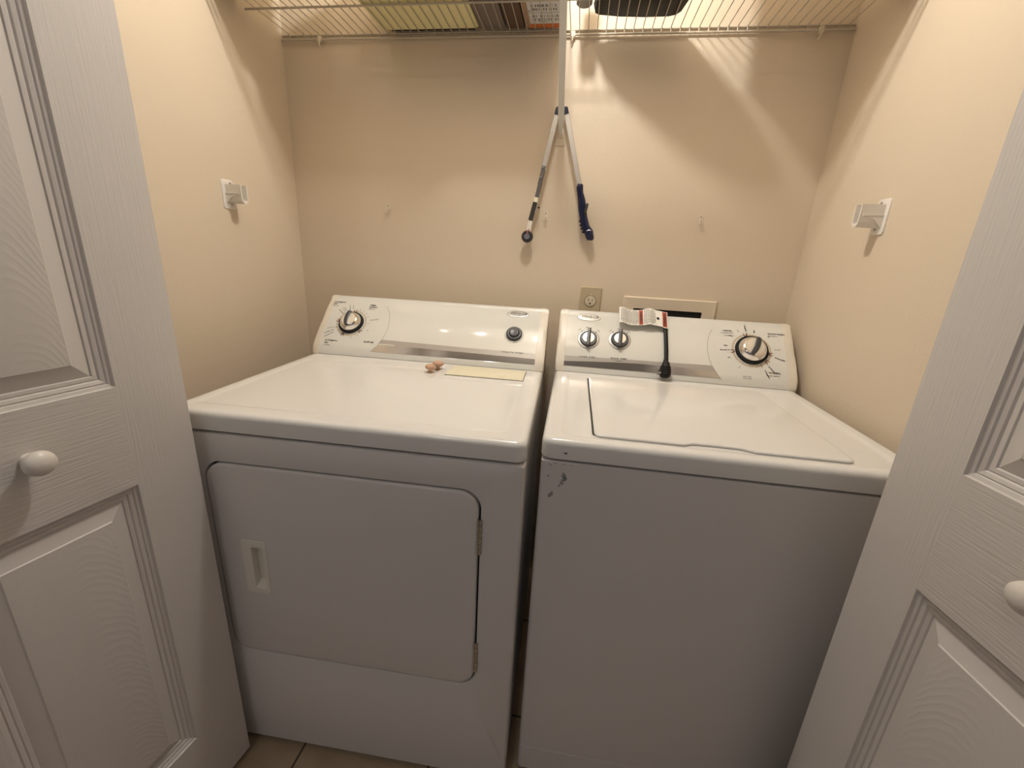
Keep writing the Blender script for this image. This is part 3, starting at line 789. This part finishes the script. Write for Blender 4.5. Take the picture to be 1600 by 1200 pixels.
# shelf-end brackets on the side walls: an upward U-channel on a back plate
def side_bracket(x, y, s, label):
    r_ = empty('shelf_end_bracket', (x, y, 1.332)); tag(r_, label, 'bracket', 'shelf end brackets on the side walls')
    b = B(); P_ = rrect(-.023, .021, 0, .077, .008, 5)
    loft(b, [[(0, a, c) for a, c in P_], [(s*.0028, a, c) for a, c in P_], [(s*.0036, a*.96, .038+(c-.038)*.975) for a, c in P_]])
    obj('back_plate', b, M['plastic_w'], r_)
    b = B()
    # U section: outer and inner profiles in (y, z)
    def U(w_, z0, z1, k=8):
        return [(w_*math.cos(a)*1.0, z0+w_+w_*math.sin(a)) for a in [PI+PI*i/k for i in range(k+1)]]
    o_ = [(-.0125, .064)]+U(.0125, .015, 0)+[(.0125, .064)]; i_ = [(.0092, .064)]+[(a, c+.0033) for a, c in U(.0092, .015, 0)][::-1]+[(-.0092, .064)]
    sec = o_+i_
    v0 = [b.verts.new((s*.003, a, c)) for a, c in sec]; v1 = [b.verts.new((s*.052, a, c)) for a, c in sec]; q = len(sec)
    for i in range(q): b.faces.new((v0[i], v0[(i+1) % q], v1[(i+1) % q], v1[i]))
    m_ = len(o_)
    for v in (v0, v1):
        for i in range(m_-1): b.faces.new((v[i], v[i+1], v[q-2-i], v[q-1-i]))
    # stiffening flange along the outer cheek
    box(b, min(s*.003, s*.046), max(s*.003, s*.046), -.0150, -.0125, .0395, .042)
    loft(b, [[(s*.003, -.014, .040), (s*.003, -.014, .012), (s*.020, -.014, .030), (s*.046, -.014, .040)], [(s*.003, -.0122, .040), (s*.003, -.0122, .012), (s*.020, -.0122, .030), (s*.046, -.0122, .040)]])
    obj('channel', b, M['plastic_w'], r_)
    for z in (.068, .012):
        b = B(); lathe(b, [(.001, 0), (.0034, 0), (.0030, .0020), (.001, .0022)], Vector((s*.0034, .006, z)), Y, Z, Vector((s, 0, 0)), 14)
        obj('screw', b, M['steel'], r_)
side_bracket(XL, -.308, 1, 'white plastic shelf end bracket screwed to the left wall')
side_bracket(XR, -.326, -1, 'white plastic shelf end bracket screwed to the right wall')
# small wall clips left over from a lower shelf
def wall_clip(x, z, label, sc=1):
    r_ = empty('wall_clip', (x, 0, z)); tag(r_, label, 'clip', 'empty shelf clips on the back wall')
    b = B(); q = [(a*sc, c*sc) for a, c in rrect(-.0055, .0055, -.003, .014, .003, 3)]
    loft(b, [[(a, 0, c) for a, c in q], [(a, -.003*sc, c) for a, c in q]])
    for s in (-1, 1):
        tube(b, [(s*.0035*sc, -.002, -.001*sc), (s*.0038*sc, -.011*sc, -.004*sc), (s*.0034*sc, -.013*sc, -.011*sc), (s*.001*sc, -.010*sc, -.015*sc)], .0016*sc, 6)
    obj('clip_body', b, M['clip'], r_)
    b = B(); lathe(b, [(.0005, .002), (.0020*sc, .002), (.0016*sc, .0038), (.0005, .0040)], Vector((0, 0, .009*sc)), X, Z, Vector((0, -1, 0)), 10); obj('nail', b, M['bracket_dark'], r_)
wall_clip(-.536, 1.379, 'small cream plastic clip on the back wall, left of the grabber tool')
wall_clip(.006, 1.375, 'small cream plastic clip on the back wall, behind the grabber tool')
wall_clip(.487, 1.381, 'small cream plastic clip on the back wall, right of the grabber tool')

# ------------------------------------------------------------------ wire shelf
ZS = 1.8794
sh = empty('wire_shelf', (0, 0, ZS)); tag(sh, 'white vinyl coated wire shelf across the top of the closet', 'shelf')
for (y, z, r_) in ((-.008, -.0135, .0032), (-.004, -.001, .0024), (-.160, -.0035, .0028), (-.303, -.0035, .0028), (-.305, -.030, .0030)):
    b = B(); tube(b, [(XL+.003, y, z), (XR-.003, y, z)], r_, 10); obj('long_rail', b, M['wire'], sh)
b = B(); tube(b, [(0, -.005, -.0135), (0, -.005, .0005), (0, -.012, .0014), (0, -.300, .0014), (0, -.3035, 0), (0, -.3035, -.030)], .00135, 6)
cw = obj('cross_wire', b, M['wire'], sh); x0 = .067-36*.0254; cw.location = (x0, 0, 0)
k = 1
while x0+k*.0254 < XR-.01:
    c = cw.copy(); c.location = (x0+k*.0254, 0, 0); COL.objects.link(c); c.parent = sh; k += 1
for x in (-.742, .0495, .711):
    b = B(); box(b, x-.006, x+.006, -.013, 0, -.020, -.006, bev=.001); tube(b, [(x+.002, -.012, -.006), (x+.001, -.014, -.018), (x-.002, -.013, -.030), (x-.003, -.006, -.034)], .002, 6)
    tube(b, [(x-.004, -.012, -.004), (x-.005, -.014, -.014), (x-.006, -.012, -.024)], .0016, 6)
    obj('wall_clip', b, M['clip'], sh)
# diagonal support brace
br = empty('shelf_brace', (.0345, 0, 1.59)); tag(br, 'slim white diagonal brace from the shelf front down to the back wall', 'brace')
b = B(); A_ = Vector((0, -.300, 1.862-1.59)); Z_ = Vector((0, -.003, 1.612-1.59)); d = (A_-Z_).normalized(); nn = X.cross(d)
def chan(p, w_, h_, t=.0016): return [p+X*a+nn*c for a, c in ((-w_, 0), (w_, 0), (w_, h_), (w_-t, h_), (w_-t, t), (-w_+t, t), (-w_+t, h_), (-w_, h_))]
if nn.z < 0: nn = -nn
loft(b, [chan(Z_, .0035, .002), chan(Z_+d*.030, .0075, .006), chan(Z_+d*.05, .0088, .009), chan(A_, .0088, .009)])
obj('brace_channel', b, M['paper'], br)
b = B(); q = rrect(-.015, .015, -.010, .040, .004, 4)
loft(b, [[(a, 0, c) for a, c in q], [(a, -.0024, c) for a, c in q]]); obj('foot_plate', b, M['wall'], br)
b = B(); lathe(b, [(.0005, .002), (.0035, .002), (.003, .0042), (.0005, .0045)], Vector((.001, 0, .012)), X, Z, Vector((0, -1, 0)), 14); obj('screw', b, M['wall'], br)
b = B(); tube(b, [(-.010, -.300, .268), (0, -.310, .276), (.010, -.300, .268)], .003, 8); obj('shelf_hook', b, M['wire'], br)

# ------------------------------------------------------------------ things on the shelf
ZT = ZS+.0030
def boxthing(name, x0, x1, y0, y1, h, mt, label, cat, bev=.003):
    r_ = empty(name, ((x0+x1)/2, (y0+y1)/2, ZT)); tag(r_, label, cat)
    w_, d_ = (x1-x0)/2, (y1-y0)/2
    return r_, w_, d_
r_, w_, d_ = boxthing('foam_sheet', -.530, -.228, -.292, -.014, .06, None, 'pale yellow foam block on the shelf, seen through the wires', 'foam block')
b = B()
L = []
for z, i in ((0, .004), (.003, 0), (.14, 0), (.146, .003)): L.append([(x*1.0, y, z) for x, y in inset_rr(-w_, w_, -d_, d_, .012, i, 5)])
loft(b, L); obj('foam_body', b, M['yellow'], r_)
b = B(); box(b, -w_+.03, w_-.01, d_-.004, d_+.0035, -.0, .016); obj('dark_edge', b, M['dark'], r_)
r_, w_, d_ = boxthing('flat_carton', -.2235, -.148, -.296, -.014, .09, None, 'dark taupe narrow carton on the shelf, right of the yellow foam', 'box')
b = B(); box(b, -w_, w_, -d_, d_, 0, .10, bev=.0015); obj('carton_body', b, M['taupe'], r_)
b = B(); box(b, -w_-.0003, w_+.0003, -.02, .02, .099, .1006); obj('tape', b, M['card'], r_)
r_, w_, d_ = boxthing('dark_carton', -.144, -.092, -.285, -.010, .09, None, 'dark brown narrow carton between taupe carton and labelled box', 'box')
b = B(); box(b, -w_, w_, -d_, d_, 0, .12, bev=.0015); obj('carton_body', b, M['brown'], r_)
b = B(); box(b, -.002, .002, -d_-.0003, d_+.0003, .1195, .1206); obj('flap_seam', b, M['dark'], r_)
r_, w_, d_ = boxthing('labelled_box', -.089, .020, -.285, -.012, .11, None, 'cardboard box with a white printed label and orange edge on the shelf', 'box')
b = B(); box(b, -w_, w_, -d_, d_, 0, .13, bev=.0015); bx = obj('box_body', b, M['card'], r_)
b = B(); box(b, -.040, w_-.001, d_-.022, d_-.001, -.0004, .0002); obj('orange_band', b, M['orange'], r_)
b = B(); box(b, -.038, w_-.0015, d_-.170, d_-.024, -.0006, .0002); lb = obj('printed_label', b, M['whitelabel'], r_)
b = B(); rnd = random.Random(3)
for rowy in (.045, .062, .095, .112, .14):
    x = -.028
    while x < w_-.012:
        w1 = rnd.choice((.0010, .0016, .0024)); 
        if rnd.random() < .8: box(b, x, x+w1, d_-rowy-.0055, d_-rowy+.0055, -.0009, -.0006)
        x += w1+rnd.choice((.0012, .0016, .004))
box(b, -.038, w_-.002, d_-.0795, d_-.0787, -.0009, -.0006)
box(b, -.014, .012, d_-.0345, d_-.0330, -.0009, -.0006)
obj('label_print', b, M['ink'], lb)
b = B(); lathe(b, [(.0005, 0), (.0022, 0), (.0022, .0004), (.0005, .0004)], Vector((-.034, d_-.088, -.0011)), X, Y, Z, 12); obj('label_dot', b, M['ink'], lb)
# black tray
r_ = empty('black_tray', (.2225, -.165, ZT)); tag(r_, 'thin black plastic tray with rounded corners on the right half of the shelf', 'tray')
TP = [(-.116, .092), (-.108, .098), (-.05, .110), (.02, .116), (.085, .115), (.103, .108), (.112, .095), (.122, .03), (.128, -.05), (.120, -.110), (.098, -.128), (.05, -.125), (.0, -.092), (-.05, -.045), (-.092, -.005), (-.112, .03), (-.118, .07)]
def tray(k_, z): return [(x*k_, y*k_, z) for x, y in TP]
b = B(); loft(b, [tray(.95, 0), tray(.985, .003), tray(1.0, .014), tray(1.015, .0145), tray(1.015, .016), tray(.985, .016), tray(.97, .005), tray(.92, .003)])
obj('tray_body', b, M['black'], r_)
# smoky bottle lying beside it
r_ = empty('smoky_jar', (.0790, -.120, ZT)); tag(r_, 'smoky grey plastic jar beside the black tray on the shelf', 'jar')
b = B(); lathe(b, [(.001, .0), (.017, 0), (.0205, .003), (.021, .012), (.021, .07), (.016, .082), (.016, .088), (.001, .088)], Vector((0, 0, 0)), X, Y, Z, 32); obj('jar_body', b, M['smoke'], r_)
b = B(); lathe(b, [(.001, .088), (.018, .088), (.018, .104), (.001, .105)], Vector((0, 0, 0)), X, Y, Z, 32); obj('jar_lid', b, M['charcoal'], r_)
# small black case by the foam
r_ = empty('small_case', (-.566, -.232, ZT)); tag(r_, 'small black case left of the yellow foam on the shelf', 'case')
b = B(); box(b, -.026, .026, -.045, .045, 0, .03, bev=.004); obj('case_body', b, M['black'], r_)
b = B(); tube(b, [(-.012, -.046, .015), (-.012, -.052, .022), (.012, -.052, .022), (.012, -.046, .015)], .0015, 6); obj('case_handle', b, M['black'], r_)

# front half of the shelf: carton cut by the picture top, bin out of view
r_, w_, d_ = boxthing('linen_carton', -.865, -.598, -.298, -.185, .2, None, 'pale carton on the front left of the shelf, beyond the small black case', 'box')
b = B(); box(b, -w_, w_, -d_, d_, 0, .22, bev=.002); obj('carton_body', b, M['paper'], r_)
b = B(); box(b, -.025, .025, -d_-.0004, d_+.0004, .17, .2206); obj('tape', b, M['card'], r_)
r_, w_, d_ = boxthing('unseen_bin', .372, .770, -.298, -.150, .2, None, 'unseen pale lidded bin at the right end of the shelf, added to block light', 'bin')  # unseen bin, added to block light and throw the inferred wall shadow
b = B(); L = []
for z, i in ((0, .012), (.004, .008), (.20, 0)): L.append([(x, y, z) for x, y in inset_rr(-w_, w_, -d_, d_, .02, i, 5)])
loft(b, L); obj('bin_body', b, M['paper'], r_)
b = B(); L = []
for z, i in ((.195, -.003), (.213, -.003), (.217, 0)): L.append([(x, y, z) for x, y in inset_rr(-w_, w_, -d_, d_, .02, i, 5)])
loft(b, L); obj('bin_lid', b, M['plastic_w'], r_)

# ------------------------------------------------------------------ folded grabber tool hung on the brace
gr = empty('reacher_grabber', (.035, -.028, 1.66)); tag(gr, 'folding pick-up tool with blue handle, folded and hung over the shelf brace', 'grabber tool')
GO = Vector((.035, -.028, 1.66))
def gp_(x, z, y=0): return Vector((x-GO.x, y, z-GO.z))
def arm(name, A, Bq, w_, t_, mt, y=0, mats=None):
    b = B(); d = (Bq-A).normalized(); s = Vector((d.z, 0, -d.x))
    c = [(-w_, -t_), (w_, -t_), (w_, t_), (-w_, t_)]
    bv = .0016
    c = [(-w_+bv, -t_), (w_-bv, -t_), (w_, -t_+bv), (w_, t_-bv), (w_-bv, t_), (-w_+bv, t_), (-w_, t_-bv), (-w_, -t_+bv)]
    loft(b, [[p+s*a+Vector((0, q+y, 0)) for a, q in c] for p in (A, Bq)])
    return obj(name, b, mt, gr)
TL, BL = gp_(.0205, 1.657), gp_(-.0095, 1.505)
TR, BR = gp_(.0495, 1.659), gp_(.1065, 1.464)
a1 = arm('aluminium_arm', TL, BL, .0082, .006, M['alu']); a2 = arm('aluminium_arm', TR, BR, .0080, .006, M['alu'])
dl = (BL-TL).normalized(); drr = (BR-TR).normalized()
for f in (.32, .70):
    b = B(); c = TL+(BL-TL)*f; lathe(b, [(.0005, .0055), (.0022, .0055), (.0018, .0068), (.0005, .0070)], c, X, Z, Vector((0, -1, 0)), 12); obj('rivet', b, M['steel'], a1)
arm('hinge_cap', TL-dl*.016, TL+dl*.002, .0072, .0070, M['navy'])
arm('hinge_cap', TR-drr*.016, TR+drr*.002, .0072, .0070, M['navy'])
b = B(); tube(b, [TL-dl*.010, TR-drr*.010], .0045, 10); box(b, -.016, .016, -.004, .004, .006, .018, bev=.001); obj('hinge_block', b, M['navy'], gr)
# jaw assembly on the left arm
J = lambda k, side=0, y=0: BL+dl*k+Vector((-dl.z, 0, dl.x))*side+Vector((0, y, 0))
arm('jaw_bracket', J(-.012, 0), J(.043, 0), .0062, .0075, M['bracket_dark'])
for kk in (-.006, .022):
    b = B(); lathe(b, [(.0005, .0070), (.0048, .0070), (.0042, .0098), (.0022, .0102), (.0020, .0092), (.0005, .0092)], J(kk), X, Z, Vector((0, -1, 0)), 18); obj('bolt', b, M['chrome'], gr)
arm('pull_link', J(.035, .001), J(.086, .001), .0066, .0055, M['bracket_dark'])
arm('side_rod', J(.070, .0085), J(.125, .0070), .0022, .004, M['alu'])
b = B(); lathe(b, [(.0005, .0), (.0028, .0), (.0028, .010), (.0005, .010)], J(.108, .0150), X, Z, Vector((0, -1, 0)), 12); obj('stop_pin', b, M['black'], gr)
arm('price_sticker', J(.080, 0), J(.0945, 0), .0072, .0065, M['cream'])
arm('jaw_plate', J(.093, 0), J(.150, -.0015), .0068, .0060, M['rubber'])
arm('jaw_arm', J(.150, -.001), J(.188, .0010), .0074, .0045, M['plastic_w'])
b = B(); wc_ = J(.2005, .0015, -.004)
lathe(b, [(.001, -.008), (.017, -.008), (.0188, -.003), (.0188, .003), (.0170, .0065), (.0125, .0070), (.011, .005), (.001, .005)], wc_, X, Z, Vector((0, -1, 0)), 36); cup = obj('suction_cup', b, M['rubber'], gr)
b = B(); lathe(b, [(.001, .005), (.0100, .005), (.0092, .0095), (.0050, .0100), (.0045, .0085), (.001, .0085)], wc_, X, Z, Vector((0, -1, 0)), 28); obj('cup_centre', b, M['chrome'], cup)
b = B(); tube(b, [J(.178, .003, -.008), J(.186, -.002, -.0095), J(.193, .002, -.0105), J(.1985, -.001, -.0120)], .0020, 8); obj('spring', b, mat('faded_red_paint', (.45, .12, .12, 1), .4), gr)
# blue handle on the right arm
def hsec(x, z, wl, wr, t_, n=14):
    out = []
    for k in range(n):
        a = 2*PI*k/n
        px = math.cos(a)*(wr if math.cos(a) > 0 else wl)*1.18
        out.append(gp_(x+px, z, math.sin(a)*t_))
    return out
b = B()
loft(b, [hsec(*q) for q in ((.1065, 1.469, .0075, .0080, .0080), (.1075, 1.467, .0088, .0088, .009), (.1095, 1.448, .0090, .0088, .0095), (.1100, 1.446, .0080, .0085, .0090), (.1165, 1.425, .0100, .0105, .0110),
                            (.1215, 1.400, .0110, .0110, .0120), (.1270, 1.375, .0105, .0110, .0120), (.1340, 1.350, .0105, .0130, .0130), (.1445, 1.335, .0130, .0150, .0140), (.1510, 1.322, .0120, .0120, .0140), (.1540, 1.312, .0110, .0115, .0130), (.1545, 1.3055, .0070, .0075, .0090))])
hdl = obj('handle', b, M['blue'], gr, angle=50); hdl['label'] = 'dark blue pistol handle'
b = B(); tube(b, [gp_(.1365, 1.412, -.012), gp_(.1335, 1.398, -.016), gp_(.1300, 1.384, -.013)], [.0038, .0048, .0036], 12); obj('trigger', b, M['rubber'], gr)
b = B()
for q in ((.1150, 1.364), (.1185, 1.352), (.1220, 1.342), (.1270, 1.332)):
    tube(b, [gp_(q[0]+.0015, q[1], -.004), gp_(q[0]+.006, q[1]-.006, -.004)], .0034, 8)
obj('finger_ridges', b, M['navy'], hdl)
b = B(); tube(b, [gp_(.1415, 1.3325, -.0136), gp_(.1480, 1.3355, -.0146), gp_(.1555, 1.3345, -.0134)], .0011, 6); obj('seam_highlight', b, M['alu'], hdl)
